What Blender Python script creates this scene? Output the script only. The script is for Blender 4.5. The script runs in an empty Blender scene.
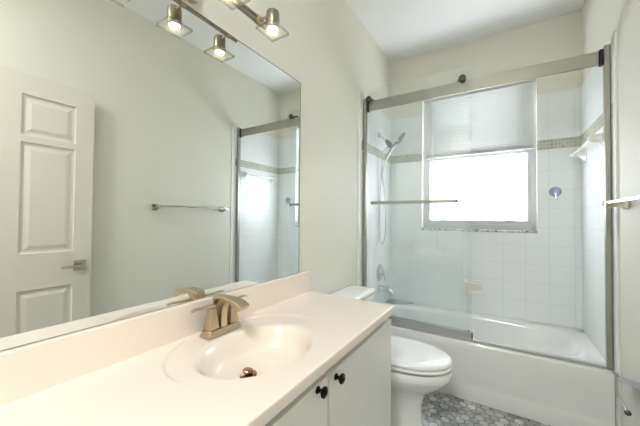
import bpy, bmesh, math, random
from mathutils import Vector, Matrix

random.seed(7)
C = bpy.context.scene.collection
SC = bpy.context.scene
PI = math.pi

# ------------------------------------------------------------------ camera
F_PX, YAW, PITCH, ROLL = 290.77, 0.5554, 0.0185, 0.0084
CAM = Vector((0.9804, -0.1874, 1.2178))
cd = bpy.data.cameras.new('camera')
cam = bpy.data.objects.new('camera', cd)
C.objects.link(cam)
SC.camera = cam
cd.sensor_fit = 'HORIZONTAL'
cd.sensor_width = 36.0
cd.lens = 36.0 * F_PX / 640.0
cd.clip_start = 0.01
_r = Vector((math.cos(YAW), math.sin(YAW), 0))
_f = Vector((-math.sin(YAW), math.cos(YAW), 0))
_u = Vector((0, 0, 1))
_f2 = _f * math.cos(PITCH) + _u * math.sin(PITCH)
_u2 = _u * math.cos(PITCH) - _f * math.sin(PITCH)
_r3 = _r * math.cos(ROLL) + _u2 * math.sin(ROLL)
_u3 = _u2 * math.cos(ROLL) - _r * math.sin(ROLL)
cam.matrix_world = Matrix(((_r3.x, _u3.x, -_f2.x, CAM.x), (_r3.y, _u3.y, -_f2.y, CAM.y),
                           (_r3.z, _u3.z, -_f2.z, CAM.z), (0, 0, 0, 1)))

# ------------------------------------------------------------------ world, daylight, exposure
SC.view_settings.view_transform = 'Standard'
SC.view_settings.look = 'None'
SC.view_settings.gamma = 1.0
SC.view_settings.use_curve_mapping = False
SC.view_settings.exposure = 0.2
w = bpy.data.worlds.new('overcast_sky')
SC.world = w
w.use_nodes = True
w.node_tree.nodes['Background'].inputs['Color'].default_value = (1.0, 1.0, 1.0, 1)
w.node_tree.nodes['Background'].inputs['Strength'].default_value = 10.0
SC.cycles.max_bounces = 14
SC.cycles.diffuse_bounces = 7
SC.cycles.glossy_bounces = 6
SC.cycles.transmission_bounces = 8
SC.cycles.transparent_max_bounces = 24
SC.cycles.sample_clamp_indirect = 6.0
SC.cycles.caustics_reflective = False
SC.cycles.caustics_refractive = False


def area_light(name, loc, rot, size, size_y, energy, color, portal=False):
    l = bpy.data.lights.new(name, 'AREA')
    l.shape = 'RECTANGLE'
    l.size, l.size_y = size, size_y
    l.energy = energy
    l.color = color
    if portal:
        l.cycles.is_portal = True
    o = bpy.data.objects.new(name, l)
    C.objects.link(o)
    o.location = loc
    o.rotation_euler = rot
    return o


# sky light falling in through the window
area_light('window_daylight', (0.78, 2.93, 1.76), (-PI / 2, 0, 0), 0.90, 1.24, 1, (1, 1, 1), portal=True)
FILL_LIGHT = 34.0          # unseen fill lamp added behind the camera to brighten the room
VANITY_LIGHT = 85.0        # glow of each spot bulb over the mirror


# ------------------------------------------------------------------ materials
def lin(c):
    return tuple((x / 255 / 12.92) if x / 255 <= 0.04045 else ((x / 255 + 0.055) / 1.055) ** 2.4 for x in c) + (1.0,)


def new_mat(name):
    m = bpy.data.materials.new(name)
    m.use_nodes = True
    nt = m.node_tree
    return m, nt, nt.nodes['Principled BSDF']


def mat(name, rgb, rough=0.5, metal=0.0, spec=0.5, noise=0.0, nscale=8.0, bump=0.0, bscale=300.0, coat=0.0, aniso=None):
    m, nt, b = new_mat(name)
    b.inputs['Base Color'].default_value = lin(rgb)
    b.inputs['Roughness'].default_value = rough
    b.inputs['Metallic'].default_value = metal
    b.inputs['Specular IOR Level'].default_value = spec
    b.inputs['Coat Weight'].default_value = coat
    tc = nt.nodes.new('ShaderNodeTexCoord')
    n = nt.nodes.new('ShaderNodeTexNoise')
    n.inputs['Scale'].default_value = nscale
    n.inputs['Detail'].default_value = 4
    nt.links.new(tc.outputs['Object'], n.inputs['Vector'])
    mr = nt.nodes.new('ShaderNodeMapRange')
    mr.inputs['To Min'].default_value = 1.0 - noise
    mr.inputs['To Max'].default_value = 1.0 + noise * 0.4
    nt.links.new(n.outputs['Fac'], mr.inputs['Value'])
    hs = nt.nodes.new('ShaderNodeHueSaturation')
    hs.inputs['Color'].default_value = lin(rgb)
    nt.links.new(mr.outputs['Result'], hs.inputs['Value'])
    nt.links.new(hs.outputs['Color'], b.inputs['Base Color'])
    if bump > 0:
        n2 = nt.nodes.new('ShaderNodeTexNoise')
        n2.inputs['Scale'].default_value = bscale
        nt.links.new(tc.outputs['Object'], n2.inputs['Vector'])
        bp = nt.nodes.new('ShaderNodeBump')
        bp.inputs['Strength'].default_value = bump
        bp.inputs['Distance'].default_value = 0.002
        nt.links.new(n2.outputs['Fac'], bp.inputs['Height'])
        nt.links.new(bp.outputs['Normal'], b.inputs['Normal'])
    return m


def brick_mat(name, axes, tw, th, off, c1, c2, cm, mortar, rough, shift=(0, 0), spec=0.5, squash=1.0):
    m, nt, b = new_mat(name)
    tc = nt.nodes.new('ShaderNodeTexCoord')
    sp = nt.nodes.new('ShaderNodeSeparateXYZ')
    cb = nt.nodes.new('ShaderNodeCombineXYZ')
    nt.links.new(tc.outputs['Object'], sp.inputs[0])
    for k, a in enumerate(axes):
        ad = nt.nodes.new('ShaderNodeMath')
        ad.operation = 'ADD'
        ad.inputs[1].default_value = shift[k]
        nt.links.new(sp.outputs[a], ad.inputs[0])
        nt.links.new(ad.outputs[0], cb.inputs[k])
    br = nt.nodes.new('ShaderNodeTexBrick')
    br.offset = off
    br.squash = squash
    br.inputs['Scale'].default_value = 1.0
    br.inputs['Brick Width'].default_value = tw
    br.inputs['Row Height'].default_value = th
    br.inputs['Mortar Size'].default_value = mortar
    br.inputs['Mortar Smooth'].default_value = 0.15
    br.inputs['Color1'].default_value = lin(c1)
    br.inputs['Color2'].default_value = lin(c2)
    br.inputs['Mortar'].default_value = lin(cm)
    nt.links.new(cb.outputs[0], br.inputs['Vector'])
    nt.links.new(br.outputs['Color'], b.inputs['Base Color'])
    bp = nt.nodes.new('ShaderNodeBump')
    bp.invert = True
    bp.inputs['Strength'].default_value = 0.25
    bp.inputs['Distance'].default_value = 0.002
    nt.links.new(br.outputs['Fac'], bp.inputs['Height'])
    nt.links.new(bp.outputs['Normal'], b.inputs['Normal'])
    b.inputs['Roughness'].default_value = rough
    b.inputs['Specular IOR Level'].default_value = spec
    return m


def sheet_glass(name, tint, haze, haze_rgb, gloss=1.0):
    """thin clear sheet: light passes straight through, a Fresnel reflection on top, and a light film of soap haze"""
    m = bpy.data.materials.new(name)
    m.use_nodes = True
    nt = m.node_tree
    nt.nodes.clear()
    out = nt.nodes.new('ShaderNodeOutputMaterial')
    tr = nt.nodes.new('ShaderNodeBsdfTransparent')
    tr.inputs['Color'].default_value = tint + (1,)
    gl = nt.nodes.new('ShaderNodeBsdfGlossy')
    gl.inputs['Roughness'].default_value = 0.02
    df = nt.nodes.new('ShaderNodeBsdfDiffuse')
    df.inputs['Color'].default_value = lin(haze_rgb)
    geo = nt.nodes.new('ShaderNodeNewGeometry')
    dt = nt.nodes.new('ShaderNodeVectorMath')
    dt.operation = 'DOT_PRODUCT'
    nt.links.new(geo.outputs['Incoming'], dt.inputs[0])
    nt.links.new(geo.outputs['Normal'], dt.inputs[1])

    def mth(op, a, b=None):
        q = nt.nodes.new('ShaderNodeMath')
        q.operation = op
        for i, v in enumerate((a, b)):
            if v is None:
                continue
            if isinstance(v, (int, float)):
                q.inputs[i].default_value = v
            else:
                nt.links.new(v, q.inputs[i])
        return q.outputs[0]

    sch = mth('POWER', mth('SUBTRACT', 1.0, mth('ABSOLUTE', dt.outputs['Value'])), 5.0)
    refl = mth('MULTIPLY', mth('MULTIPLY_ADD', sch, 0.965), gloss)
    refl.node.inputs[0].links[0].from_node.inputs[2].default_value = 0.035
    tl = nt.nodes.new('ShaderNodeBsdfTranslucent')
    tl.inputs['Color'].default_value = lin(haze_rgb)
    hz = nt.nodes.new('ShaderNodeMixShader')
    hz.inputs[0].default_value = 0.5
    nt.links.new(df.outputs[0], hz.inputs[1])
    nt.links.new(tl.outputs[0], hz.inputs[2])
    m1 = nt.nodes.new('ShaderNodeMixShader')
    tcn = nt.nodes.new('ShaderNodeTexCoord')
    nz = nt.nodes.new('ShaderNodeTexNoise')
    nz.inputs['Scale'].default_value = 2.5
    nt.links.new(tcn.outputs['Object'], nz.inputs['Vector'])
    mr = nt.nodes.new('ShaderNodeMapRange')
    mr.inputs['To Min'].default_value = haze * 0.75
    mr.inputs['To Max'].default_value = haze * 1.25
    nt.links.new(nz.outputs['Fac'], mr.inputs['Value'])
    nt.links.new(mr.outputs[0], m1.inputs[0])
    nt.links.new(tr.outputs[0], m1.inputs[1])
    nt.links.new(hz.outputs[0], m1.inputs[2])
    m2 = nt.nodes.new('ShaderNodeMixShader')
    nt.links.new(refl, m2.inputs[0])
    nt.links.new(m1.outputs[0], m2.inputs[1])
    nt.links.new(gl.outputs[0], m2.inputs[2])
    nt.links.new(m2.outputs[0], out.inputs[0])
    return m


def emit_mat(name, rgb, strength):
    m = bpy.data.materials.new(name)
    m.use_nodes = True
    nt = m.node_tree
    nt.nodes.clear()
    out = nt.nodes.new('ShaderNodeOutputMaterial')
    e = nt.nodes.new('ShaderNodeEmission')
    e.inputs['Color'].default_value = rgb + (1,)
    e.inputs['Strength'].default_value = strength
    nt.links.new(e.outputs[0], out.inputs[0])
    return m


def slat_mat():
    m = bpy.data.materials.new('white_vinyl_slat')
    m.use_nodes = True
    nt = m.node_tree
    nt.nodes.clear()
    out = nt.nodes.new('ShaderNodeOutputMaterial')
    d = nt.nodes.new('ShaderNodeBsdfDiffuse')
    d.inputs['Color'].default_value = lin((230, 231, 230))
    t = nt.nodes.new('ShaderNodeBsdfTranslucent')
    t.inputs['Color'].default_value = lin((236, 236, 232))
    mx = nt.nodes.new('ShaderNodeMixShader')
    mx.inputs[0].default_value = 0.017
    nt.links.new(d.outputs[0], mx.inputs[1])
    nt.links.new(t.outputs[0], mx.inputs[2])
    nt.links.new(mx.outputs[0], out.inputs[0])
    return m


def frosted_mat():
    m = bpy.data.materials.new('frosted_window_glass')
    m.use_nodes = True
    nt = m.node_tree
    nt.nodes.clear()
    out = nt.nodes.new('ShaderNodeOutputMaterial')
    a = nt.nodes.new('ShaderNodeBsdfTransparent')
    a.inputs['Color'].default_value = (0.86, 0.89, 0.92, 1)
    t = nt.nodes.new('ShaderNodeBsdfTranslucent')
    t.inputs['Color'].default_value = (0.9, 0.92, 0.95, 1)
    mx = nt.nodes.new('ShaderNodeMixShader')
    tc = nt.nodes.new('ShaderNodeTexCoord')
    n = nt.nodes.new('ShaderNodeTexNoise')
    n.inputs['Scale'].default_value = 5
    nt.links.new(tc.outputs['Object'], n.inputs['Vector'])
    mr = nt.nodes.new('ShaderNodeMapRange')
    mr.inputs['To Min'].default_value = 0.35
    mr.inputs['To Max'].default_value = 0.6
    nt.links.new(n.outputs['Fac'], mr.inputs['Value'])
    nt.links.new(mr.outputs[0], mx.inputs[0])
    nt.links.new(a.outputs[0], mx.inputs[1])
    nt.links.new(t.outputs[0], mx.inputs[2])
    nt.links.new(mx.outputs[0], out.inputs[0])
    return m


def marble_mat(name, base, vein, scale=9.0, rough=0.25, lo=0.42, hi=0.62):
    m, nt, b = new_mat(name)
    tc = nt.nodes.new('ShaderNodeTexCoord')
    n = nt.nodes.new('ShaderNodeTexNoise')
    n.inputs['Scale'].default_value = scale
    n.inputs['Detail'].default_value = 8
    n.inputs['Distortion'].default_value = 1.6
    nt.links.new(tc.outputs['Object'], n.inputs['Vector'])
    cr = nt.nodes.new('ShaderNodeValToRGB')
    cr.color_ramp.elements[0].position = lo
    cr.color_ramp.elements[0].color = lin(vein)
    cr.color_ramp.elements[1].position = hi
    cr.color_ramp.elements[1].color = lin(base)
    nt.links.new(n.outputs['Fac'], cr.inputs[0])
    nt.links.new(cr.outputs[0], b.inputs['Base Color'])
    b.inputs['Roughness'].default_value = rough
    return m


WALL = (225, 223, 211)
M_wall = mat('cream_wall_paint', WALL, 0.6, noise=0.015, bump=0.05, bscale=250)
M_ceil = mat('white_ceiling_paint', (238, 238, 238), 0.8, noise=0.01)
TC1, TC2, TGR = (235, 238, 237), (233, 236, 236), (222, 225, 224)
M_tile_back = brick_mat('white_wall_tile_back', (0, 2), 0.157, 0.153, 0.0, TC1, TC2, TGR, 0.0022, 0.34, (-1.314 + 1.57, -0.70 + 0.765))
M_tile_side = brick_mat('white_wall_tile_side', (1, 2), 0.157, 0.153, 0.0, TC1, TC2, TGR, 0.0022, 0.34, (-2.77 + 3.14, -0.70 + 0.765))
BC1, BC2, BGR = (196, 196, 182), (168, 168, 154), (206, 206, 196)
M_band_back = brick_mat('mosaic_strip_back', (0, 2), 0.024, 0.0266, 0.0, BC1, BC2, BGR, 0.0022, 0.25, (0.0, -1.7904))
M_band_side = brick_mat('mosaic_strip_side', (1, 2), 0.024, 0.0266, 0.0, BC1, BC2, BGR, 0.0022, 0.25, (0.0, -1.7904))
M_bull = mat('white_edge_tile', (234, 236, 234), 0.55)
M_trim = mat('white_trim_paint', (232, 231, 226), 0.4)
M_door = mat('white_door_paint', (222, 216, 205), 0.42, noise=0.01)
M_alu = mat('white_window_aluminium', (200, 203, 207), 0.35)
M_pane = frosted_mat()
M_slat = slat_mat()
M_rail_blind = mat('white_blind_rail', (188, 189, 188), 0.4)
M_cord = mat('white_cord', (225, 225, 222), 0.7)
M_sill = marble_mat('veined_marble_sill', (232, 232, 230), (138, 136, 134), 26, 0.2, 0.40, 0.56)
M_tub = mat('white_tub_enamel', (230, 230, 229), 0.16, noise=0.008, coat=0.3)
M_china = mat('white_vitreous_china', (240, 240, 239), 0.1, coat=0.5)
M_bone = mat('bone_white_ceramic', (238, 236, 229), 0.25)
M_seat = mat('white_seat_plastic', (243, 243, 244), 0.16, coat=0.3)
M_counter = mat('cream_cultured_marble', (238, 226, 215), 0.26, noise=0.012, nscale=3, coat=0.25)
M_cab = mat('white_cabinet_laminate', (232, 231, 228), 0.32, noise=0.008)
M_kick = mat('grey_toe_kick', (150, 148, 144), 0.6)
M_bronze = mat('oil_rubbed_bronze', (44, 36, 32), 0.28, metal=0.85)
M_nickel = mat('brushed_nickel', (196, 178, 154), 0.3, metal=1.0, bump=0.05, bscale=500)
M_satin = mat('satin_nickel', (190, 186, 177), 0.26, metal=1.0)
M_head2 = mat('satin_steel_bar', (176, 176, 174), 0.25, metal=1.0)
M_head = mat('aged_nickel', (150, 142, 126), 0.28, metal=1.0)
M_fit = mat('shaded_chrome', (158, 162, 165), 0.16, metal=1.0)
M_steel = mat('brushed_steel_frame', (164, 161, 152), 0.40, metal=0.75, bump=0.04, bscale=400)
M_track = mat('brushed_aluminium_track', (190, 192, 190), 0.36, metal=0.55)
M_chrome = mat('chrome', (212, 214, 216), 0.08, metal=1.0)
M_hosem = mat('chrome_hose', (190, 194, 196), 0.25, metal=0.9, bump=0.6, bscale=600)
M_dark = mat('dark_gunmetal', (94, 88, 76), 0.3, metal=0.8)
M_black = mat('black_rubber', (28, 27, 25), 0.6)
M_drain = mat('bronze_drain', (150, 118, 88), 0.25, metal=1.0)
M_glass = sheet_glass('shower_glass', (0.986, 0.994, 0.994), 0.034, (226, 238, 240))
M_gedge = mat('green_glass_edge', (150, 188, 182), 0.15)
M_clear = sheet_glass('clear_blue_glass', (0.93, 0.97, 0.98), 0.06, (190, 215, 224))
M_cup = sheet_glass('clear_plastic', (0.90, 0.92, 0.97), 0.25, (200, 206, 226), 0.8)
M_lampglass = sheet_glass('clear_lamp_glass', (0.95, 0.96, 0.95), 0.14, (214, 218, 208), 1.2)
M_lampedge = sheet_glass('lamp_glass_edge', (0.70, 0.74, 0.70), 0.30, (170, 176, 166), 1.5)
M_bulb = emit_mat('warm_bulb_face', (1.0, 0.78, 0.56), VANITY_LIGHT)
M_dome = emit_mat('fill_lamp_dome', (1.0, 0.96, 0.90), 3.0)
M_lavender = mat('grey_plastic_roll_cover', (168, 172, 176), 0.25, metal=0.6)
M_grout = mat('dark_grey_grout', (96, 97, 97), 0.8, noise=0.08, nscale=40)
HEX = [marble_mat('grey_marble_hex_%d' % k, b_, v_, 14, 0.3) for k, (b_, v_) in enumerate(
    [((206, 207, 206), (172, 174, 175)), ((188, 190, 190), (150, 153, 155)), ((170, 173, 174), (136, 139, 142)),
     ((220, 220, 217), (186, 188, 188))])]
M_mirror, _nt, _b = new_mat('silvered_mirror')
_b.inputs['Base Color'].default_value = (0.90, 0.925, 0.915, 1)
_b.inputs['Metallic'].default_value = 1.0
_b.inputs['Roughness'].default_value = 0.0


# ------------------------------------------------------------------ mesh helpers (world coordinates)
def bx(bm, x0, x1, y0, y1, z0, z1):
    vs = [bm.verts.new((x, y, z)) for x in (x0, x1) for y in (y0, y1) for z in (z0, z1)]
    for f in ((0, 1, 3, 2), (4, 6, 7, 5), (0, 4, 5, 1), (2, 3, 7, 6), (0, 2, 6, 4), (1, 5, 7, 3)):
        bm.faces.new([vs[i] for i in f])


def loft(bm, rings, cap=True, closed=True):
    R = [[bm.verts.new(p) for p in r] for r in rings]
    n = len(R[0])
    for a, b in zip(R, R[1:]):
        for i in range(n if closed else n - 1):
            j = (i + 1) % n
            bm.faces.new((a[i], a[j], b[j], b[i]))
    if cap:
        bm.faces.new(list(reversed(R[0])))
        bm.faces.new(R[-1])
    return R


def frame_of(d):
    d = Vector(d).normalized()
    a = Vector((0, 0, 1)) if abs(d.z) < 0.9 else Vector((1, 0, 0))
    u = d.cross(a).normalized()
    return u, d.cross(u).normalized(), d


def rod(bm, p, q, r0, r1=None, n=20):
    r1 = r0 if r1 is None else r1
    p, q = Vector(p), Vector(q)
    u, v, _ = frame_of(q - p)
    loft(bm, [[c + (u * math.cos(2 * PI * i / n) + v * math.sin(2 * PI * i / n)) * r for i in range(n)] for c, r in ((p, r0), (q, r1))])


def lathe(bm, p, d, prof, n=28):
    """profile of (distance along d, radius)"""
    p = Vector(p)
    u, v, d = frame_of(d)
    loft(bm, [[p + d * s + (u * math.cos(2 * PI * i / n) + v * math.sin(2 * PI * i / n)) * max(r, 1e-4) for i in range(n)] for s, r in prof])


def smooth_path(pts, k=6):
    P = [Vector(p) for p in pts]
    out = []
    for i in range(len(P) - 1):
        p0, p1, p2, p3 = P[max(i - 1, 0)], P[i], P[i + 1], P[min(i + 2, len(P) - 1)]
        for j in range(k):
            t = j / k
            out.append(0.5 * ((2 * p1) + (p2 - p0) * t + (2 * p0 - 5 * p1 + 4 * p2 - p3) * t * t + (3 * p1 - p0 - 3 * p2 + p3) * t ** 3))
    out.append(P[-1])
    return out


def tube(bm, pts, r, n=12, k=6):
    P = smooth_path(pts, k) if k > 1 else [Vector(p) for p in pts]
    rings = []
    u = None
    for i, c in enumerate(P):
        d = (P[min(i + 1, len(P) - 1)] - P[max(i - 1, 0)]).normalized()
        if u is None:
            u = frame_of(d)[0]
        u = (u - d * u.dot(d)).normalized()
        v = d.cross(u)
        rr = r(i / (len(P) - 1)) if callable(r) else r
        rings.append([c + (u * math.cos(2 * PI * a / n) + v * math.sin(2 * PI * a / n)) * rr for a in range(n)])
    loft(bm, rings)


def prism(bm, outline, axis, a0, a1):
    """2-D outline extruded along axis (0,1,2)"""
    def p3(p, a):
        q = list(p)
        q.insert(axis, a)
        return q
    loft(bm, [[p3(p, a0) for p in outline], [p3(p, a1) for p in outline]])


def finish(bm):
    bmesh.ops.remove_doubles(bm, verts=bm.verts, dist=1e-6)
    bmesh.ops.recalc_face_normals(bm, faces=bm.faces)


def obj(name, bm, m, parent=None, bevel=0.0, smooth=True, seg=2, sub=0, angle=35):
    finish(bm)
    me = bpy.data.meshes.new(name)
    bm.to_mesh(me)
    bm.free()
    for mm in (m if isinstance(m, list) else [m]):
        me.materials.append(mm)
    o = bpy.data.objects.new(name, me)
    C.objects.link(o)
    if parent:
        o.parent = parent
        o.matrix_parent_inverse = Matrix.Translation(-parent.location)
    if smooth:
        for p in me.polygons:
            p.use_smooth = True
    if bevel > 0:
        bv = o.modifiers.new('bevel', 'BEVEL')
        bv.width = bevel
        bv.segments = seg
        bv.limit_method = 'ANGLE'
        bv.angle_limit = math.radians(40)
        bv.harden_normals = False
    if sub:
        s = o.modifiers.new('subsurf', 'SUBSURF')
        s.levels = s.render_levels = sub
    if smooth and not sub:
        me.set_sharp_from_angle(angle=math.radians(angle)) if hasattr(me, 'set_sharp_from_angle') else None
    return o


def tag(o, label, cat, group=None):
    o['label'] = label
    o['category'] = cat
    if group:
        o['group'] = group
    return o


def thing(name, label, cat, loc, group=None):
    o = bpy.data.objects.new(name, None)
    C.objects.link(o)
    o.location = loc
    o.empty_display_size = 0.1
    return tag(o, label, cat, group)


def struct(name, bm, m, parent=None, **k):
    o = obj(name, bm, m, parent, **k)
    if not parent:
        o['kind'] = 'structure'
    return o


def B(*boxes):
    bm = bmesh.new()
    for b in boxes:
        bx(bm, *b)
    return bm


# ------------------------------------------------------------------ room shell
W, YB, H, YN = 1.52, 2.779, 2.862, -1.35
TT = 0.010                                  # tile thickness
WX0, WX1, WZ0, WZ1 = 0.325, 1.237, 1.130, 2.398    # window opening
ZT, ZB0, ZB1 = 2.248, 1.7904, 1.8702

# floor: grout bed with one hexagon of marble per cell
bm = B((-0.12, W + 0.12, YN - 0.12, YB + 0.12, -0.08, -0.001))
for f in bm.faces:
    f.material_index = 0
S = 0.0295                                  # hexagon circumradius
px_, py_ = S * math.sqrt(3), S * 1.5
nx, ny = int(W / px_) + 2, int(2.25 / py_) + 2
for j in range(ny):
    for i in range(nx):
        cx = i * px_ + (px_ / 2 if j % 2 else 0)
        cy = -0.16 + j * py_
        if cx > W - 0.02 or cx < 0.02 or cy > 2.02:
            continue
        top, bot = [], []
        for a in range(6):
            t = PI / 6 + a * PI / 3
            top.append(bm.verts.new((cx + (S - 0.0026) * math.cos(t), cy + (S - 0.0026) * math.sin(t), 0.0)))
            bot.append(bm.verts.new((cx + (S - 0.0018) * math.cos(t), cy + (S - 0.0018) * math.sin(t), -0.0015)))
        k = random.choices((1, 2, 3, 4), (5, 4, 3, 3))[0]
        f = bm.faces.new(top)
        f.material_index = k
        for a in range(6):
            f = bm.faces.new((bot[a], bot[(a + 1) % 6], top[(a + 1) % 6], top[a]))
            f.material_index = k
struct('floor', bm, [M_grout] + HEX, smooth=False)

struct('ceiling', B((-0.12, W + 0.12, YN - 0.12, YB + 0.12, H, H + 0.1)), M_ceil, smooth=False)
wl = struct('wall_left', B((-0.12, 0, YN - 0.12, YB + 0.12, 0, H)), M_wall, smooth=False)
wr = struct('wall_right', B((W, W + 0.12, YN - 0.12, YB + 0.12, 0, H)), M_wall, smooth=False)
struct('wall_near', B((0, W, YN - 0.12, YN, 0, H)), M_wall, smooth=False)
wb = struct('wall_back', B((0, WX0, YB, YB + 0.12, 0, H), (WX1, W, YB, YB + 0.12, 0, H),
                           (WX0, WX1, YB, YB + 0.12, 0, WZ0), (WX0, WX1, YB, YB + 0.12, WZ1, H)), M_wall, smooth=False)
yt = YB - TT
ZR = 0.3885                                   # just above the tub rim
struct('tile_surround', B((0, WX0, yt, YB, ZR, ZT), (WX1, W, yt, YB, ZR, ZT), (WX0, WX1, yt, YB, ZR, WZ0)), M_tile_back, wb, smooth=False)
struct('mosaic_band', B((TT, WX0, yt - 0.002, yt, ZB0, ZB1), (WX1, W - TT, yt - 0.002, yt, ZB0, ZB1)), M_band_back, wb, smooth=False)
struct('tile_surround', B((0, TT, 2.020, yt, ZR, ZT)), M_tile_side, wl, smooth=False)
struct('mosaic_band', B((TT, TT + 0.002, 2.02, yt, ZB0, ZB1)), M_band_side, wl, smooth=False)
struct('tile_surround', B((W - TT, W, 2.020, yt, ZR, ZT)), M_tile_side, wr, smooth=False)
struct('mosaic_band', B((W - TT - 0.002, W - TT, 2.02, yt, ZB0, ZB1)), M_band_side, wr, smooth=False)
struct('bullnose_edge', B((0, TT, 1.965, 2.0195, 0, ZT)), M_bull, wl, smooth=False)
struct('bullnose_edge', B((W - TT, W, 1.98, 2.0195, 0, ZT)), M_bull, wr, smooth=False)
struct('baseboard_right', B((W - 0.014, W, 0.80, 1.979, 0, 0.10)), M_trim, bevel=0.004)
struct('baseboard_left', B((0, 0.014, 1.262, 1.964, 0, 0.10)), M_trim, bevel=0.004)
# door stop jamb on the right wall that carries the open door
struct('trim_1', B((W - 0.065, W, -0.27, -0.137, 0, 2.12)), M_trim, bevel=0.004)

# window: white aluminium frame set in the wall, fixed upper and lower panes of obscure glass
yf = YB + 0.055
bm = bmesh.new()
t = 0.034
bx(bm, WX0, WX0 + t, yf, yf + 0.05, WZ0, WZ1)
bx(bm, WX1 - t, WX1, yf, yf + 0.05, WZ0, WZ1)
bx(bm, WX0 + t, WX1 - t, yf, yf + 0.05, WZ1 - t, WZ1)
bx(bm, WX0 + t, WX1 - t, yf, yf + 0.05, WZ0, WZ0 + 0.045)
win = struct('window_1', bm, M_alu, bevel=0.003)
sx0, sx1, sz0, sz1 = WX0 + t, WX1 - t, WZ0 + 0.045, WZ1 - t
zm = (sz0 + sz1) / 2 + 0.05


def sash(z0, z1, y):
    b = bmesh.new()
    s = 0.026
    bx(b, sx0, sx0 + s, y, y + 0.022, z0, z1)
    bx(b, sx1 - s, sx1, y, y + 0.022, z0, z1)
    bx(b, sx0 + s, sx1 - s, y, y + 0.022, z0, z0 + s * 1.4)
    bx(b, sx0 + s, sx1 - s, y, y + 0.022, z1 - s, z1)
    o = obj('sash', b, M_alu, win, bevel=0.002)
    b = bmesh.new()
    bx(b, sx0 + s, sx1 - s, y + 0.009, y + 0.013, z0 + s * 1.4, z1 - s)
    obj('pane', b, M_pane, o, smooth=False)
    return o


lo = sash(sz0, zm, yf + 0.006)
sash(zm, sz1, yf + 0.026)
b = bmesh.new()
for lx in (sx0 + 0.16, sx1 - 0.16):
    bx(b, lx - 0.03, lx + 0.03, yf - 0.006, yf + 0.006, sz0 + 0.028, sz0 + 0.04)
obj('latch', b, M_rail_blind, lo, bevel=0.002)
struct('trim_2', B((WX0 - 0.004, WX1 + 0.004, yt - 0.012, yf, WZ0 - 0.018, WZ0)), M_sill, bevel=0.003)

# ------------------------------------------------------------------ venetian blind
bl = thing('venetian_blind', 'white venetian blind half lowered over the shower window', 'blind', (0.78, YB + 0.02, WZ1))
bx0, bx1, by = 0.337, 1.225, YB + 0.020
obj('head_rail', B((bx0, bx1, by - 0.018, by + 0.018, WZ1 - 0.032, WZ1 - 0.002)), M_rail_blind, bl, bevel=0.003)
bm = bmesh.new()
zt_, zb_ = WZ1 - 0.045, 1.845
ns = 25
for i in range(ns):
    z = zt_ + (zb_ - zt_) * i / (ns - 1)
    tilt = math.radians(62)
    prof = []
    for a in range(5):
        s = (a / 4 - 0.5) * 0.0285
        bow = 0.0018 * (1 - (2 * a / 4 - 1) ** 2)
        prof.append((by + s * math.cos(tilt) + bow * math.sin(tilt), z - s * math.sin(tilt) + bow * math.cos(tilt)))
    rA = [bm.verts.new((bx0 + 0.006, p[0], p[1])) for p in prof]
    rB = [bm.verts.new((bx1 - 0.006, p[0], p[1])) for p in prof]
    for a in range(4):
        bm.faces.new((rA[a], rB[a], rB[a + 1], rA[a + 1]))
finish(bm)
sl = obj('slats', bm, M_slat, bl)
so = sl.modifiers.new('solid', 'SOLIDIFY')
so.thickness = 0.0006
obj('bottom_rail', B((bx0 + 0.004, bx1 - 0.004, by - 0.013, by + 0.013, 1.815, 1.838)), M_rail_blind, bl, bevel=0.004)
for lx in (bx0 + 0.12, bx1 - 0.12):
    bm = bmesh.new()
    rod(bm, (lx, by - 0.015, 1.835), (lx, by - 0.015, WZ1 - 0.03), 0.0012, n=8)
    obj('ladder_cord', bm, M_cord, bl)
bm = bmesh.new()
rod(bm, (bx0 + 0.085, by - 0.022, WZ1 - 0.03), (bx0 + 0.08, by - 0.024, 1.64), 0.0035, n=10)
obj('tilt_wand', bm, M_cord, bl)
bm = bmesh.new()
rod(bm, (bx1 - 0.085, by - 0.021, WZ1 - 0.03), (bx1 - 0.085, by - 0.021, 1.29), 0.0012, n=8)
lathe(bm, (bx1 - 0.085, by - 0.021, 1.265), (0, 0, 1), [(0, 0.006), (0.02, 0.004), (0.03, 0.0015)], 10)
obj('pull_cord', bm, M_cord, bl)


# ------------------------------------------------------------------ bathtub
def srect(x0, x1, y0, y1, e, n=64):
    """super-ellipse outline"""
    cx, cy, a, b_ = (x0 + x1) / 2, (y0 + y1) / 2, (x1 - x0) / 2, (y1 - y0) / 2
    out = []
    for i in range(n):
        t = 2 * PI * i / n
        c, s = math.cos(t), math.sin(t)
        out.append((cx + a * math.copysign(abs(c) ** (2 / e), c), cy + b_ * math.copysign(abs(s) ** (2 / e), s)))
    return out


tub = thing('bathtub', 'white alcove bathtub with plain apron behind the sliding glass doors', 'bathtub', (0.76, 2.4, 0))
TX0, TX1, TY0, TY1, TZ = 0.0105, W - 0.0105, 2.026, YB - TT - 0.0005, 0.388
bm = bmesh.new()
n = 96


def rectring(inset, z):
    x0, x1, y0, y1 = TX0, TX1, TY0 + inset, TY1
    cx, cy = (x0 + x1) / 2, (y0 + y1) / 2
    out = []
    for i in range(n):
        t = 2 * PI * i / n
        c, s = math.cos(t), math.sin(t)
        k = 1 / max(abs(c) / ((x1 - x0) / 2), abs(s) / ((y1 - y0) / 2))
        out.append((cx + c * k, cy + s * k, z))
    return out


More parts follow.
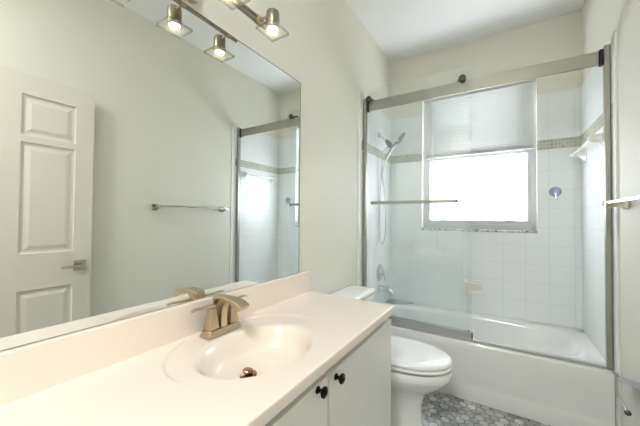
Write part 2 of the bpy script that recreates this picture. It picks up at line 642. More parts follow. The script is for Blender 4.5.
rings = [rectring(0.0, 0.0), rectring(0.0, TZ - 0.02), rectring(0.003, TZ - 0.006), rectring(0.012, TZ)]
for (ix0, ix1, iy0, iy1, e, z) in ((0.10, 0.085, 0.075, 0.055, 4.5, TZ), (0.115, 0.10, 0.088, 0.068, 4.2, TZ - 0.008),
                                   (0.122, 0.125, 0.098, 0.078, 4.0, TZ - 0.04), (0.14, 0.22, 0.115, 0.10, 3.6, 0.20),
                                   (0.16, 0.30, 0.135, 0.12, 3.4, 0.11), (0.20, 0.36, 0.18, 0.165, 3.2, 0.085)):
    rings.append([(p[0], p[1], z) for p in srect(TX0 + ix0, TX1 - ix1, TY0 + iy0, TY1 - iy1, e, n)])
R = loft(bm, rings, cap=False)
bm.faces.new(R[-1])
obj('basin', bm, M_tub, tub, angle=60)
# apron: gently swept lower skirt with a raised ledge line near the floor
bm = bmesh.new()
prof = [(2.0275, 0.372), (2.0255, 0.366), (2.0235, 0.34), (2.0215, 0.24), (2.0210, 0.125), (2.0200, 0.110), (2.0170, 0.098), (2.0150, 0.090), (2.0150, 0.004), (2.0275, 0.004)]
prism(bm, prof, 0, TX0 + 0.002, TX1 - 0.002)
obj('apron', bm, M_tub, tub, bevel=0.003, angle=25)
bm = bmesh.new()
lathe(bm, (TX0 + 0.126, 2.42, 0.26), (1, 0, 0.12), [(0, 0.034), (0.006, 0.034), (0.01, 0.026), (0.012, 0.004)])
obj('overflow_plate', bm, M_chrome, tub)

# ------------------------------------------------------------------ sliding shower doors
sd = thing('sliding_shower_door', 'frameless sliding shower door with flat steel rail above the bathtub', 'shower door', (0.76, 2.065, TZ))
obj('side_jamb', B((0.0125, 0.036, 2.046, 2.080, TZ, 2.215)), M_steel, sd, bevel=0.003)
obj('side_jamb', B((W - 0.036, W - 0.0125, 2.046, 2.080, TZ, 2.215)), M_steel, sd, bevel=0.003)
obj('top_rail', B((0.055, W - 0.055, 2.062, 2.076, 2.113, 2.195)), M_steel, sd, bevel=0.003)
for x0 in (0.037, W - 0.055):
    obj('rail_bracket', B((x0, x0 + 0.018, 2.055, 2.083, 2.108, 2.200)), M_black, sd, bevel=0.003)
bm = B((0.041, W - 0.043, 2.044, 2.098, TZ, TZ + 0.010))
bx(bm, 0.041, W - 0.043, 2.044, 2.048, TZ + 0.01, TZ + 0.018)
obj('bottom_track', bm, M_track, sd, bevel=0.002)


def glass_panel(x0, x1, yc, ztop, side):
    b_ = bmesh.new()
    bx(b_, x0, x1, yc - 0.004, yc + 0.004, 0.415, ztop)
    p = obj('glass_panel', b_, [M_glass, M_gedge], sd, smooth=False)
    for f in p.data.polygons:
        f.material_index = 0
    b_ = bmesh.new()                       # bottom rail with three grooves and a dark end cap
    for z0, z1, d in ((0.400, 0.416, 0.010), (0.416, 0.420, 0.007), (0.420, 0.432, 0.010), (0.432, 0.436, 0.007), (0.436, 0.448, 0.010)):
        bx(b_, x0, x1, yc - d, yc - 0.0045, z0, z1)
        bx(b_, x0, x1, yc + 0.0045, yc + d, z0, z1)
    q = obj('bottom_rail', b_, M_track, p, bevel=0.0008)
    obj('end_cap', B((x1, x1 + 0.006, yc - 0.010, yc + 0.010, 0.400, 0.448)), M_black, q, bevel=0.001)
    for xr in (x0 + 0.016, x1 - 0.055):
        b_ = bmesh.new()
        d = -1 if side < 0 else 1
        lathe(b_, (xr, yc + d * 0.0045, 2.204), (0, d, 0), [(0, 0.012), (0.006, 0.012), (0.006, 0.024), (0.016, 0.024), (0.019, 0.021), (0.019, 0.010), (0.021, 0.009)])
        lathe(b_, (xr, yc - d * 0.0045, 2.204), (0, -d, 0), [(0, 0.010), (0.012, 0.010), (0.012, 0.013), (0.016, 0.012)])
        obj('roller', b_, M_dark, p, bevel=0.001)
    return p


pa = glass_panel(0.014 + 0.03, 0.812, 2.0545, 2.288, -1)
pb = glass_panel(0.046, 0.790, 2.0885, 2.278, 1)
# flat towel bar on the outer pane
b = bmesh.new()
bx(b, 0.100, 0.722, 2.000, 2.012, 1.333, 1.357)
hb = obj('towel_bar', b, M_steel, pa, bevel=0.002)
obj('bar_end', B((0.722, 0.734, 1.998, 2.014, 1.331, 1.359)), M_dark, hb, bevel=0.002)
for xx in (0.14, 0.69):
    b = bmesh.new()
    rod(b, (xx, 2.012, 1.345), (xx, 2.0500, 1.345), 0.008)
    obj('standoff', b, M_satin, hb)

# ------------------------------------------------------------------ shower fittings on the left tiled wall
sh = thing('hand_shower', 'chrome hand shower held on its arm with a long looping hose', 'shower head', (TT, 2.42, 2.0))
bm = bmesh.new()
lathe(bm, (TT, 2.42, 2.005), (1, 0, 0), [(0, 0.032), (0.004, 0.031), (0.012, 0.018), (0.016, 0.011)])
obj('flange', bm, M_chrome, sh)
bm = bmesh.new()
tube(bm, [(0.012, 2.42, 2.005), (0.045, 2.42, 1.985), (0.080, 2.42, 1.945), (0.10, 2.42, 1.92)], 0.0105)
obj('shower_arm', bm, M_chrome, sh)
bm = bmesh.new()
lathe(bm, (0.078, 2.42, 1.948), Vector((0.057, 0, -0.072)), [(0, 0.013), (0.012, 0.019), (0.05, 0.024), (0.085, 0.021), (0.098, 0.014)])
obj('holder', bm, M_dark, sh)
bm = bmesh.new()
tube(bm, [(0.078, 2.415, 1.765), (0.105, 2.412, 1.815), (0.145, 2.408, 1.870), (0.185, 2.405, 1.915)], lambda t: 0.011 + 0.004 * t, n=16)
hd = Vector((0.62, -0.10, 0.78)).normalized()
hn = Vector((0.76, 0.26, -0.56)).normalized()
obj('handle', bm, M_fit, sh)
bm = bmesh.new()
lathe(bm, Vector((0.225, 2.400, 1.945)) - hn * 0.026, hn, [(0, 0.012), (0.008, 0.040), (0.022, 0.058), (0.032, 0.060), (0.036, 0.056), (0.036, 0.002)], 32)
ho = obj('spray_head', bm, M_fit, sh)
bm = bmesh.new()
lathe(bm, Vector((0.225, 2.400, 1.945)) + hn * 0.0105, hn, [(0, 0.050), (0.004, 0.049), (0.004, 0.002)], 32)
obj('spray_face', bm, M_dark, ho)
bm = bmesh.new()
tube(bm, [(0.110, 2.41, 1.885), (0.072, 2.41, 1.865), (0.050, 2.41, 1.80), (0.035, 2.42, 1.62), (0.024, 2.42, 1.42), (0.022, 2.42, 1.20), (0.027, 2.42, 1.03),
          (0.048, 2.42, 0.985), (0.070, 2.42, 1.05), (0.080, 2.42, 1.25), (0.066, 2.42, 1.46), (0.048, 2.418, 1.62), (0.060, 2.416, 1.71), (0.078, 2.415, 1.768)], 0.0065, n=10, k=10)
obj('hose', bm, M_hosem, sh)

va = thing('shower_valve', 'round chrome shower valve plate with lever on the tiled wall', 'valve', (TT, 2.45, 0.715))
bm = bmesh.new()
lathe(bm, (TT, 2.45, 0.715), (1, 0, 0), [(0, 0.078), (0.004, 0.077), (0.010, 0.066), (0.013, 0.030), (0.030, 0.026), (0.034, 0.020)], 36)
obj('escutcheon', bm, M_chrome, va)
bm = bmesh.new()
lathe(bm, (TT + 0.030, 2.45, 0.715), (1, 0, 0), [(0, 0.022), (0.026, 0.019), (0.030, 0.012)])
tube(bm, [(TT + 0.045, 2.45, 0.715), (TT + 0.050, 2.445, 0.675), (TT + 0.056, 2.44, 0.640)], lambda t: 0.009 - 0.002 * t)
obj('lever', bm, M_chrome, va)
sp = thing('tub_spout', 'chrome tub spout low on the tiled wall above the bathtub', 'spout', (TT, 2.44, 0.565))
bm = bmesh.new()
lathe(bm, (TT, 2.44, 0.568), (1, 0, 0), [(0, 0.034), (0.006, 0.034), (0.010, 0.028)])
obj('collar', bm, M_chrome, sp)
bm = bmesh.new()
tube(bm, [(TT + 0.006, 2.44, 0.568), (0.06, 2.44, 0.568), (0.105, 2.44, 0.562), (0.130, 2.44, 0.545), (0.135, 2.44, 0.525)], lambda t: 0.027 - 0.004 * t, n=20)
obj('spout_body', bm, M_chrome, sp)
bm = bmesh.new()
rod(bm, (0.105, 2.44, 0.585), (0.105, 2.44, 0.603), 0.005)
obj('diverter_knob', bm, M_chrome, sp)

# low glass shelf in the back corner beside the spout
cs = thing('corner_shelf', 'small clear blue glass shelf low in the back corner of the shower', 'shelf', (0.02, 2.75, 0.389))
bm = bmesh.new()
ol = [(TT + 0.001, YB - TT - 0.001), (TT + 0.001, 2.62)] + [(TT + 0.24 * math.sin(a * PI / 16) , YB - TT - 0.001 - 0.15 * math.cos(a * PI / 16)) for a in range(1, 9)]
prism(bm, ol, 2, 0.3885, 0.3945)
obj('shelf_plate', bm, M_clear, cs, smooth=False)
bm = bmesh.new()
fe = [(x * 1.006, y - 0.0025) for x, y in ol[1:]]
prism(bm, fe + [(x, y) for x, y in reversed(ol[1:])], 2, 0.3885, 0.3945)
obj('front_edge', bm, mat('blue_glass_edge', (104, 146, 168), 0.15), cs, smooth=False)

# ceramic soap dish on the back wall
so_ = thing('soap_dish', 'white ceramic soap dish set into the tiled wall below the window', 'soap dish', (0.775, yt, 0.61))
bm = bmesh.new()
x0, x1, z0, z1 = 0.700, 0.850, 0.555, 0.675
bx(bm, x0, x1, yt - 0.012, yt - 0.0005, z0, z1)
obj('back_plate', bm, M_bone, so_, bevel=0.006, seg=3)
bm = bmesh.new()
bx(bm, x0 + 0.006, x1 - 0.006, yt - 0.062, yt - 0.011, z0 + 0.006, z0 + 0.020)
bx(bm, x0 + 0.006, x0 + 0.020, yt - 0.062, yt - 0.011, z0 + 0.018, z0 + 0.052)
bx(bm, x1 - 0.020, x1 - 0.006, yt - 0.062, yt - 0.011, z0 + 0.018, z0 + 0.052)
bx(bm, x0 + 0.006, x1 - 0.006, yt - 0.068, yt - 0.056, z0 + 0.006, z0 + 0.045)
obj('tray', bm, M_bone, so_, bevel=0.005, seg=3)
bm = bmesh.new()
rod(bm, (x0 + 0.018, yt - 0.050, z1 - 0.022), (x1 - 0.018, yt - 0.050, z1 - 0.022), 0.008)
for xx in (x0 + 0.014, x1 - 0.014):
    rod(bm, (xx, yt - 0.050, z1 - 0.022), (xx, yt - 0.010, z1 - 0.018), 0.009)
obj('grab_bar', bm, M_bone, so_)

# suction hook
sk = thing('suction_hook', 'clear plastic suction cup hook on the white tile right of the window', 'hook', (1.355, yt, 1.445))
bm = bmesh.new()
lathe(bm, (1.352, yt - 0.0005, 1.446), (0, -1, 0), [(0, 0.040), (0.003, 0.040), (0.009, 0.030), (0.014, 0.014), (0.022, 0.010), (0.024, 0.002)], 32)
obj('suction_cup', bm, M_cup, sk)
bm = bmesh.new()
ring = [(1.352 + 0.040 * math.cos(2 * PI * i / 32), yt - 0.003, 1.446 + 0.037 * math.sin(2 * PI * i / 32)) for i in range(33)]
tube(bm, ring, 0.0022, n=8, k=1)
obj('cup_rim', bm, mat('grey_blue_plastic', (176, 180, 194), 0.3), sk)
bm = bmesh.new()
tube(bm, [(1.352, yt - 0.020, 1.435), (1.354, yt - 0.024, 1.410), (1.356, yt - 0.028, 1.385), (1.358, yt - 0.038, 1.376), (1.360, yt - 0.046, 1.386)], 0.004, n=10)
obj('hook', bm, M_chrome, sk)

# white ceramic towel bar inside the shower on the right wall
cb = thing('ceramic_towel_bar', 'white ceramic towel bar on the right tiled wall inside the shower', 'towel bar', (W - TT, 2.39, 1.70))


def cpost(y, name='post'):
    b_ = bmesh.new()
    xw = W - TT - 0.0005
    rr = []
    for s, hy, hz, zc in ((0.0, 0.042, 0.052, 1.700), (0.006, 0.042, 0.052, 1.700), (0.014, 0.030, 0.036, 1.702), (0.030, 0.020, 0.024, 1.706),
                          (0.052, 0.017, 0.020, 1.709), (0.068, 0.018, 0.020, 1.710), (0.080, 0.014, 0.016, 1.710), (0.084, 0.005, 0.006, 1.710)):
        rr.append([(xw - s, y + p[0], zc + p[1]) for p in srect(-hy, hy, -hz, hz, 3.6, 24)])
    loft(b_, rr)
    return obj(name, b_, M_china, cb, angle=50)


cpost(2.135)
cpost(2.640)
bm = bmesh.new()
bx(bm, W - TT - 0.072, W - TT - 0.058, 2.150, 2.625, 1.703, 1.717)
obj('bar', bm, M_china, cb, bevel=0.004)

# ------------------------------------------------------------------ toilet
YC = 1.585
to = thing('toilet', 'white two-piece toilet with closed lid between vanity and bathtub', 'toilet', (0.4, YC, 0))


def egg(xb, xf, hw, yc=YC, n=48, sharp=1.0, e=2.0):
    """outline blunt at the back (xb), rounded and longer at the front (xf)"""
    xm = xb + (xf - xb) * 0.42
    out = []
    for i in range(n):
        t_ = 2 * PI * i / n
        c, s = math.cos(t_), math.sin(t_)
        ex = 2.05 if c > 0 else 3.2
        L = (xf - xm) if c > 0 else (xm - xb)
        out.append((xm + L * math.copysign(abs(c) ** (2 / ex), c), yc + hw * math.copysign(abs(s) ** (2 / ex), s)))
    return out


bm = bmesh.new()
rr = []
for xb, xf, hw, z in ((0.10, 0.596, 0.112, 0.0), (0.10, 0.596, 0.112, 0.012), (0.105, 0.588, 0.104, 0.03), (0.11, 0.588, 0.102, 0.14), (0.11, 0.601, 0.106, 0.18),
                      (0.11, 0.615, 0.122, 0.215), (0.11, 0.665, 0.146, 0.25), (0.12, 0.712, 0.168, 0.285), (0.13, 0.735, 0.180, 0.312), (0.14, 0.744, 0.186, 0.325),
                      (0.14, 0.750, 0.190, 0.335), (0.14, 0.751, 0.191, 0.366), (0.145, 0.746, 0.187, 0.374), (0.18, 0.70, 0.15, 0.375)):
    rr.append([(p[0], p[1], z) for p in egg(xb, xf, hw)])
loft(bm, rr)
obj('bowl', bm, M_china, to, angle=60)
for yy in (YC - 0.12, YC + 0.12):
    bmf = bmesh.new()
    rod(bmf, (0.40, yy, 0.3745), (0.40, yy, 0.388), 0.010)
    obj('bumper', bmf, M_seat, to)
bmf = bmesh.new()
rr = []
for inset, z in ((0.010, 0.3875), (0.003, 0.389), (0.0, 0.394), (0.0, 0.401), (0.004, 0.405), (0.012, 0.406)):
    rr.append([(p[0], p[1], z) for p in egg(0.250 + inset, 0.752 - inset, 0.193 - inset)])
bm.free()
loft(bmf, rr)
obj('seat', bmf, M_seat, to, angle=60)
for yy in (YC - 0.07, YC + 0.07):
    bmf = bmesh.new()
    rod(bmf, (0.252, yy - 0.022, 0.402), (0.252, yy + 0.022, 0.402), 0.021)
    obj('seat_hinge', bmf, M_seat, to)
bmf = bmesh.new()
rr = []
for inset, z in ((0.010, 0.4100), (0.003, 0.4115), (0.0, 0.416), (0.0005, 0.424), (0.005, 0.431), (0.016, 0.4355), (0.06, 0.4385), (0.12, 0.4395)):
    rr.append([(p[0], p[1], z) for p in egg(0.250 + inset, 0.752 - inset, 0.194 - inset)])
loft(bmf, rr)
obj('lid', bmf, M_seat, to, angle=60)


def rrect(x0, x1, y0, y1, r, z, n=6):
    out = []
    for cx, cy, a0 in ((x1 - r, y1 - r, 0), (x0 + r, y1 - r, PI / 2), (x0 + r, y0 + r, PI), (x1 - r, y0 + r, 3 * PI / 2)):
        for i in range(n + 1):
            a = a0 + i * PI / 2 / n
            out.append((cx + r * math.cos(a), cy + r * math.sin(a), z))
    return out


bm = bmesh.new()
loft(bm, [rrect(0.030, 0.195, YC - 0.195, YC + 0.195, 0.03, 0.382), rrect(0.024, 0.205, YC - 0.205, YC + 0.205, 0.03, 0.42),
          rrect(0.022, 0.215, YC - 0.218, YC + 0.218, 0.03, 0.690)])
tk = obj('tank', bm, M_china, to, angle=50)
bm = bmesh.new()
loft(bm, [rrect(0.018, 0.222, YC - 0.226, YC + 0.226, 0.03, 0.691), rrect(0.016, 0.226, YC - 0.230, YC + 0.230, 0.032, 0.698),
          rrect(0.016, 0.226, YC - 0.230, YC + 0.230, 0.032, 0.716), rrect(0.022, 0.220, YC - 0.224, YC + 0.224, 0.030, 0.724), rrect(0.05, 0.19, YC - 0.19, YC + 0.19, 0.02, 0.727)])
obj('tank_lid', bm, M_china, to, angle=60)
bm = bmesh.new()
lathe(bm, (0.2165, YC - 0.165, 0.645), (1, 0, 0), [(0, 0.014), (0.008, 0.014), (0.012, 0.010)])
tube(bm, [(0.226, YC - 0.165, 0.645), (0.232, YC - 0.14, 0.642), (0.234, YC - 0.095, 0.636)], 0.006)
obj('flush_handle', bm, M_chrome, to)
for s in (-1, 1):
    bm = bmesh.new()
    lathe(bm, (0.30, YC + s * 0.1135, 0.0), (0, 0, 1), [(0, 0.014), (0.012, 0.013), (0.020, 0.006)], 16)
    obj('bolt_cap', bm, M_dark, to)

# ------------------------------------------------------------------ vanity cabinet
VY0, VY1, VX = -0.125, 1.236, 0.500
vc = thing('vanity_cabinet', 'white slab-door vanity cabinet under the cream sink counter', 'cabinet', (0.25, 0.55, 0))
bm = B((0.004, VX, VY0, VY1, 0.095, 0.6), (0.004, VX, VY0, VY0 + 0.02, 0.6, 0.751), (0.004, VX, VY1 - 0.02, VY1, 0.6, 0.751), (VX - 0.02, VX, VY0 + 0.02, VY1 - 0.02, 0.6, 0.751))
obj('carcass', bm, M_cab, vc, bevel=0.0015)
obj('toe_kick', B((0.004, VX - 0.065, VY0, VY1, 0.0, 0.0945)), M_kick, vc)
DZ0, DZ1 = 0.115, 0.724
for y0, y1, ky, kz, nm in ((VY0 + 0.004, 0.610, 0.548, 0.712, 'l'), (0.627, VY1 - 0.004, 0.660, 0.700, 'r')):
    d = obj('door', B((VX + 0.0005, VX + 0.020, y0, y1, DZ0, DZ1)), M_cab, vc, bevel=0.0025)
    bm = bmesh.new()
    lathe(bm, (VX + 0.0205, ky, kz), (1, 0, 0), [(0, 0.011), (0.003, 0.011), (0.005, 0.006), (0.014, 0.006), (0.018, 0.013), (0.022, 0.0165), (0.026, 0.0165), (0.029, 0.013), (0.0295, 0.009), (0.032, 0.006), (0.033, 0.001)], 24)
    obj('knob', bm, M_bronze, d)

# ------------------------------------------------------------------ countertop with moulded basin
ct = thing('sink_countertop', 'cream cultured marble counter with moulded oval basin and backsplash', 'countertop', (0.26, 0.55, 0.752))
ZC, CX0, CX1, CY0, CY1 = 0.788, 0.003, 0.527, -0.135, 1.2465
SXC, SYC, SAX, SAY = 0.288, 0.550, 0.166, 0.220
OXC, OYC, OAX, OAY = 0.270, 0.568, 0.245, 0.303


def sm(a, b_, x):
    t_ = min(max((x - a) / (b_ - a), 0), 1)
    return t_ * t_ * (3 - 2 * t_)


def height(x, y):
    ro = (abs((x - OXC) / OAX) ** 2.3 + abs((y - OYC) / OAY) ** 2.3) ** (1 / 2.3)
    # moulded outer oval: shallow step that dies out towards the front edge
    fade = 1 - sm(0.19, 0.31, x)
    z = ZC - 0.0055 * (1 - sm(0.968, 0.995, ro)) * fade
    # bowl, deepest towards the back where the drain is
    dx, dy = (x - SXC), (y - SYC)
    r = math.hypot(dx / SAX, dy / SAY)
    if r < 1.12:
        d = sm(0.0, 1.0, min(max((1.06 - r) / 1.06, 0), 1))
        z -= 0.128 * (1 - min(r / 1.06, 1) ** 2.6) * sm(0.0, 0.30, 1.06 - r)
    return z


bm = bmesh.new()
NX, NY = 110, 280
G = [[bm.verts.new((CX0 + (CX1 - CX0) * i / NX, CY0 + (CY1 - CY0) * j / NY, 0)) for j in range(NY + 1)] for i in range(NX + 1)]
for row in G:
    for v in row:
        v.co.z = height(v.co.x, v.co.y)
for i in range(NX):
    for j in range(NY):
        bm.faces.new((G[i][j], G[i + 1][j], G[i + 1][j + 1], G[i][j + 1]))
# rounded edge and apron of the slab
edge = [G[i][0] for i in range(NX + 1)] + [G[NX][j] for j in range(1, NY + 1)] + [G[i][NY] for i in range(NX - 1, -1, -1)] + [G[0][j] for j in range(NY - 1, 0, -1)]
cxm, cym = (CX0 + CX1) / 2, (CY0 + CY1) / 2
prev = edge
for off, dz in ((0.0022, -0.0008), (0.0038, -0.0030), (0.0042, -0.0065), (0.0042, -0.034), (-0.002, -0.0362)):
    cur = []
    for v in edge:
        x, y = v.co.x, v.co.y
        x2 = x + (off if x > CX1 - 1e-5 else 0)
        y2 = y + (off if y > CY1 - 1e-5 else (-off if y < CY0 + 1e-5 else 0))
        cur.append(bm.verts.new((x2, y2, ZC + dz)))
    m_ = len(edge)
    for i in range(m_):
        j = (i + 1) % m_
        bm.faces.new((prev[i], prev[j], cur[j], cur[i]))
    prev = cur
obj('counter_slab', bm, M_counter, ct, angle=50)
obj('backsplash', B((0.002, 0.022, CY0, CY1, ZC - 0.002, 0.9065)), M_counter, ct, bevel=0.004, seg=3)
DX, DY = 0.222, 0.560
ZD = height(DX, DY)
bm = bmesh.new()
lathe(bm, (DX, DY, ZD - 0.004), (0, 0, 1), [(0, 0.032), (0.007, 0.032), (0.0095, 0.027), (0.006, 0.023), (0.005, 0.002)], 32)
dr = obj('drain_flange', bm, M_drain, ct)
bm = bmesh.new()
lathe(bm, (DX, DY, ZD + 0.002), (0.10, 0.12, 1), [(0, 0.006), (0.006, 0.017), (0.012, 0.019), (0.0155, 0.016), (0.017, 0.004)], 28)
obj('stopper', bm, M_drain, dr)

# ------------------------------------------------------------------ faucet
fa = thing('sink_faucet', 'brushed nickel two-handle faucet with arched square spout behind the basin', 'faucet', (0.08, 0.5625, ZC))
FZ = 0.7850


def frustum(b_, x0, x1, y0, y1, z0, X0, X1, Y0, Y1, z1):
    loft(b_, [[(x0, y0, z0), (x1, y0, z0), (x1, y1, z0), (x0, y1, z0)], [(X0, Y0, z1), (X1, Y0, z1), (X1, Y1, z1), (X0, Y1, z1)]])


bm = bmesh.new()
frustum(bm, 0.052, 0.108, 0.486, 0.640, FZ, 0.058, 0.102, 0.494, 0.632, FZ + 0.024)
obj('base_plate', bm, M_nickel, fa, bevel=0.002)
for s, yc in ((-1, 0.5165), (1, 0.6095)):
    bm = bmesh.new()
    frustum(bm, 0.060, 0.100, yc - 0.021, yc + 0.021, FZ + 0.0255, 0.069, 0.091, yc - 0.011, yc + 0.011, FZ + 0.101)
    hdl = obj('handle_post', bm, M_nickel, fa, bevel=0.002)
    bm = bmesh.new()
    rr = []
    for t_, dz, hw, th in ((-0.012, 0.0, 0.0115, 0.005), (0.010, 0.001, 0.0115, 0.005), (0.030, 0.001, 0.010, 0.004), (0.050, 0.003, 0.009, 0.003), (0.068, 0.004, 0.009, 0.003), (0.082, 0.000, 0.007, 0.0025)):
        y, z = yc + s * t_, FZ + 0.107 + dz
        rr.append([(0.080 - hw, y, z - th), (0.080 + hw, y, z - th), (0.080 + hw, y, z + th), (0.080 - hw, y, z + th)])
    loft(bm, rr)
    obj('lever', bm, M_nickel, hdl, bevel=0.0015)
# spout: flat band rising behind and arching over the basin
bm = bmesh.new()
yc = 0.558
outer = [(0.058, FZ + 0.024), (0.055, FZ + 0.080), (0.055, FZ + 0.127), (0.060, FZ + 0.136), (0.085, FZ + 0.139), (0.120, FZ + 0.139), (0.155, FZ + 0.137), (0.186, FZ + 0.130), (0.208, FZ + 0.117)]
inner = [(0.066, FZ + 0.024), (0.064, FZ + 0.080), (0.065, FZ + 0.118), (0.070, FZ + 0.126), (0.088, FZ + 0.129), (0.118, FZ + 0.128), (0.146, FZ + 0.122), (0.172, FZ + 0.112), (0.192, FZ + 0.098)]
hwid = [0.019, 0.019, 0.020, 0.020, 0.020, 0.020, 0.021, 0.023, 0.025]
rr = []
for (ox, oz), (ix, iz), hw in zip(outer, inner, hwid):
    rr.append([(ox, yc - hw, oz), (ix, yc - hw * 0.97, iz), (ix, yc + hw * 0.97, iz), (ox, yc + hw, oz)])
loft(bm, rr)
spt = obj('spout', bm, M_nickel, fa, bevel=0.0015, angle=28)
bm = bmesh.new()
rr = []
for x, z, hx, hw in ((0.084, FZ + 0.0245, 0.0170, 0.0150), (0.083, FZ + 0.055, 0.0165, 0.0135), (0.085, FZ + 0.085, 0.0165, 0.0135), (0.092, FZ + 0.108, 0.0185, 0.0145), (0.102, FZ + 0.120, 0.0200, 0.0150), (0.110, FZ + 0.1285, 0.018, 0.0150)):
    rr.append([(x - hx, yc - hw, z), (x + hx, yc - hw, z), (x + hx, yc + hw, z), (x - hx, yc + hw, z)])
loft(bm, rr)
obj('spout_neck', bm, M_nickel, spt, bevel=0.0015, angle=40)
bm = bmesh.new()
rod(bm, (0.048, yc, FZ + 0.010), (0.048, yc, FZ + 0.085), 0.0025, n=10)
lathe(bm, (0.048, yc, FZ + 0.085), (0, 0, 1), [(0, 0.003), (0.004, 0.006), (0.010, 0.006), (0.013, 0.002)], 14)
obj('lift_rod', bm, M_nickel, fa)

# ------------------------------------------------------------------ mirror and light bar
mi = thing('wall_mirror', 'large frameless wall mirror above the cream backsplash', 'mirror', (0.004, 0.45, 0.912))
MY0, MY1, MZ0, MZ1 = -0.13, 1.156, 0.9082, 1.992
obj('mirror_glass', B((0.0035, 0.0075, MY0, MY1, MZ0, MZ1)), M_mirror, mi, smooth=False)
e_ = 0.0022
obj('edge_trim', B((0.0005, 0.0085, MY1, MY1 + e_, MZ0 - 0.002, MZ1 + e_), (0.0005, 0.0085, MY0, MY1, MZ1, MZ1 + e_), (0.0005, 0.0078, MY0, MY1, MZ0 - 0.0008, MZ0)), M_dark, mi, smooth=False)
obj('backing', B((0.0008, 0.0035, MY0, MY1, MZ0, MZ1)), M_dark, mi, smooth=False)

vl = thing('vanity_light_bar', 'brushed nickel light bar with square glass spot heads above the mirror', 'light fixture', (0.05, 0.39, 2.05))
bm = bmesh.new()
bx(bm, 0.0005, 0.026, 0.315, 0.475, 2.016, 2.136)
obj('wall_canopy', bm, M_nickel, vl, bevel=0.004)
bm = bmesh.new()
rod(bm, (0.024, 0.395, 2.070), (0.098, 0.395, 2.070), 0.011)
obj('canopy_stem', bm, M_nickel, vl)
for dz in (-0.011, 0.011):
    bm = bmesh.new()
    rod(bm, (0.098, 0.030, 2.067 + dz), (0.098, 0.760, 2.067 + dz), 0.0075, n=16)
    obj('bar', bm, M_head, vl)
for k in range(4):
    y = 0.725 - 0.226 * k
    xl = 0.174
    bm = bmesh.new()
    lathe(bm, (xl, y, 2.007), (0, 0, 1), [(0, 0.026), (0.004, 0.0275), (0.064, 0.0275), (0.072, 0.025), (0.074, 0.004)], 28)
    hdo = obj('spot_head', bm, M_head, vl, angle=40)
    bm = bmesh.new()
    rod(bm, (0.098, y - 0.012, 2.067), (xl - 0.026, y - 0.004, 2.064), 0.0065, n=12)
    bx(bm, 0.088, 0.108, y - 0.022, y - 0.002, 2.050, 2.084)
    obj('arm', bm, M_nickel, hdo, bevel=0.001)
    bm = bmesh.new()
    bx(bm, xl - 0.046, xl + 0.046, y - 0.052, y + 0.052, 1.9925, 2.0045)
    gs = obj('glass_shade', bm, [M_lampglass, M_lampedge], hdo, smooth=False)
    for f in gs.data.polygons:
        f.material_index = 0 if abs(f.normal.z) > 0.5 else 1
    bm = bmesh.new()
    lathe(bm, (xl, y, 2.0068), (0, 0, -1), [(0, 0.0205), (0.001, 0.020), (0.0016, 0.016), (0.0018, 0.002)], 24)
    obj('bulb', bm, M_bulb, hdo)

# ------------------------------------------------------------------ open door lying along the right wall
DF = 1.437                                    # room-side face
DYH, DYE, DZT = -0.130, 0.692, 2.070
dr_ = thing('panel_door', 'white six-panel door standing open against the right wall, seen in the mirror', 'door', (1.455, -0.09, 0.01))
bm = bmesh.new()
pan = [(-0.020, 0.232), (0.330, 0.592)]
rows = [(0.235, 0.765), (0.985, 1.665), (1.675, 1.940)]
rows = [(0.235, 0.772), (0.990, 1.660), (1.700, 1.945)]
# solid slab with raised-and-fielded panels cut as stepped rings
ys = sorted({DYH, DYE, *[v for p in pan for v in p]})
zs = sorted({0.012, DZT, *[v for p in rows for v in p]})
for a in range(len(ys) - 1):
    for c in range(len(zs) - 1):
        y0, y1, z0, z1 = ys[a], ys[a + 1], zs[c], zs[c + 1]
        is_panel = any(abs(y0 - p[0]) < 1e-6 for p in pan) and any(abs(z0 - r[0]) < 1e-6 for r in rows)
        if not is_panel:
            v = [bm.verts.new((DF, *p)) for p in ((y0, z0), (y1, z0), (y1, z1), (y0, z1))]
            bm.faces.new(v)
        else:
            prof = [(0, 0), (0.004, 0.009), (0.018, 0.011), (0.024, 0.010), (0.046, 0.003), (0.050, 0.003)]
            rr = []
            for ins, dp in prof:
                rr.append([(DF + dp, y, z) for y, z in ((y0 + ins, z0 + ins), (y1 - ins, z0 + ins), (y1 - ins, z1 - ins), (y0 + ins, z1 - ins))])
            R = loft(bm, rr, cap=False)
            bm.faces.new(R[-1])
DB = DF + 0.035
c4 = [(DYH, 0.012), (DYE, 0.012), (DYE, DZT), (DYH, DZT)]
A = [bm.verts.new((DF, *p)) for p in c4]
Bk = [bm.verts.new((DB, *p)) for p in c4]
for i in range(4):
    bm.faces.new((A[i], A[(i + 1) % 4], Bk[(i + 1) % 4], Bk[i]))
bm.faces.new(Bk)
obj('door_leaf', bm, M_door, dr_, smooth=False)
bm = bmesh.new()
bx(bm, DF - 0.010, DF - 0.0005, 0.594, 0.662, 0.858, 0.926)
rs = obj('lever_rose', bm, M_satin, dr_, bevel=0.002)
bm = bmesh.new()
rod(bm, (DF - 0.010, 0.628, 0.893), (DF - 0.050, 0.628, 0.893), 0.010)
bx(bm, DF - 0.058, DF - 0.046, 0.517, 0.640, 0.885, 0.901)
obj('lever_handle', bm, M_satin, rs, bevel=0.003)
for zz in (0.25, 1.05, 1.85):
    bm = bmesh.new()
    rod(bm, (DF + 0.002, DYH - 0.006, zz - 0.045), (DF + 0.002, DYH - 0.006, zz + 0.045), 0.006)
    obj('hinge', bm, M_nickel, dr_)
bm = B((DF + 0.006, DF + 0.028, DYE, DYE + 0.0015, 0.84, 0.945))
obj('latch_plate', bm, M_dark, dr_)

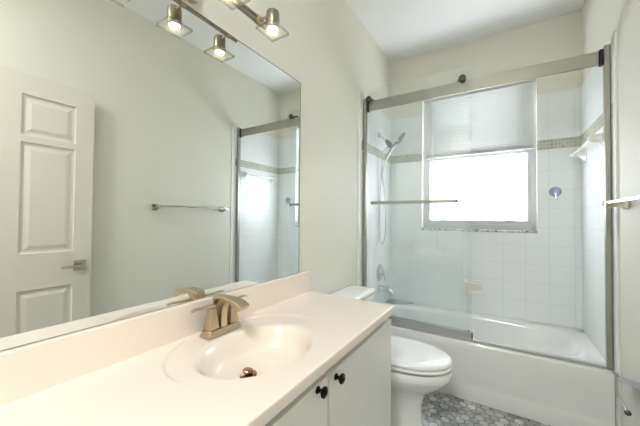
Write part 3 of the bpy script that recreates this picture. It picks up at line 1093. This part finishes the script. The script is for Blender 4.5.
# ------------------------------------------------------------------ metal towel bar on the right wall
tb = thing('metal_towel_bar', 'brushed nickel towel bar on the painted right wall between door and shower', 'towel bar', (W, 1.51, 1.30))
for y in (1.165, 1.855):
    bm = bmesh.new()
    rr = []
    for s, hh in ((0.0005, 0.026), (0.006, 0.026), (0.022, 0.017), (0.050, 0.0125), (0.082, 0.0125)):
        rr.append([(W - s, y - hh, 1.302 - hh), (W - s, y + hh, 1.302 - hh), (W - s, y + hh, 1.302 + hh), (W - s, y - hh, 1.302 + hh)])
    loft(bm, rr)
    obj('post', bm, M_satin, tb, bevel=0.0015)
bm = bmesh.new()
bx(bm, W - 0.077, W - 0.061, 1.125, 1.905, 1.303, 1.319)
br_ = obj('bar', bm, M_head2, tb, bevel=0.002)
obj('bar_cap', B((W - 0.079, W - 0.059, 1.905, 1.912, 1.301, 1.321)), M_black, br_, bevel=0.001)
obj('bar_cap', B((W - 0.079, W - 0.059, 1.118, 1.125, 1.301, 1.321)), M_black, br_, bevel=0.001)

# ------------------------------------------------------------------ toilet roll holder
tp = thing('toilet_roll_holder', 'empty chrome toilet roll holder with curved cover low on right wall', 'toilet roll holder', (W, 1.84, 0.40))
bm = bmesh.new()
bx(bm, 1.466, 1.475, 1.826, 1.842, 0.345, 0.462)
bx(bm, 1.475, W - 0.0005, 1.826, 1.842, 0.426, 0.440)
obj('side_bracket', bm, M_track, tp, bevel=0.002)
bm = bmesh.new()
rod(bm, (1.475, 1.828, 0.352), (1.475, 1.712, 0.338), 0.0055)
ar = obj('roll_arm', bm, M_chrome, tp)
bm = bmesh.new()
lathe(bm, (1.475, 1.716, 0.3385), Vector((0, -1, -0.12)), [(0, 0.008), (0.004, 0.012), (0.012, 0.012), (0.016, 0.008)], 18)
obj('end_stop', bm, M_dark, ar)
bm = bmesh.new()
rr = []
for t_, z, th in ((0.0, 0.446, 0.010), (0.07, 0.468, 0.010), (0.14, 0.492, 0.012), (0.20, 0.516, 0.018), (0.26, 0.540, 0.030), (0.30, 0.555, 0.044)):
    y = 1.825 - t_
    rr.append([(1.464, y, z - th), (1.512, y, z - th), (1.512, y, z + 0.004), (1.490, y, z + 0.006), (1.466, y, z + 0.004)])
loft(bm, rr)
obj('roll_cover', bm, M_lavender, tp, bevel=0.002, angle=50)

# ------------------------------------------------------------------ unseen lamp added behind the camera as fill light
hl = thing('added_fill_lamp', 'unseen round fill lamp added overhead behind the camera', 'fill lamp', (0.78, -0.78, H))
bm = bmesh.new()
lathe(bm, (0.78, -0.78, H - 0.0005), (0, 0, -1), [(0, 0.17), (0.02, 0.17), (0.022, 0.155)], 40)
obj('fill_lamp_base', bm, M_trim, hl)
bm = bmesh.new()
lathe(bm, (0.78, -0.78, H - 0.0225), (0, 0, -1), [(0, 0.15), (0.02, 0.145), (0.045, 0.11), (0.06, 0.05), (0.064, 0.002)], 40)
obj('diffuser', bm, M_dome, hl)
L = bpy.data.lights.new('added_fill_light', 'AREA')
L.shape = 'DISK'
L.size = 0.30
L.energy = FILL_LIGHT
L.color = (0.96, 0.98, 1.0)
lo_ = bpy.data.objects.new('added_fill_light', L)
C.objects.link(lo_)
lo_.location = (0.78, -0.78, H - 0.095)
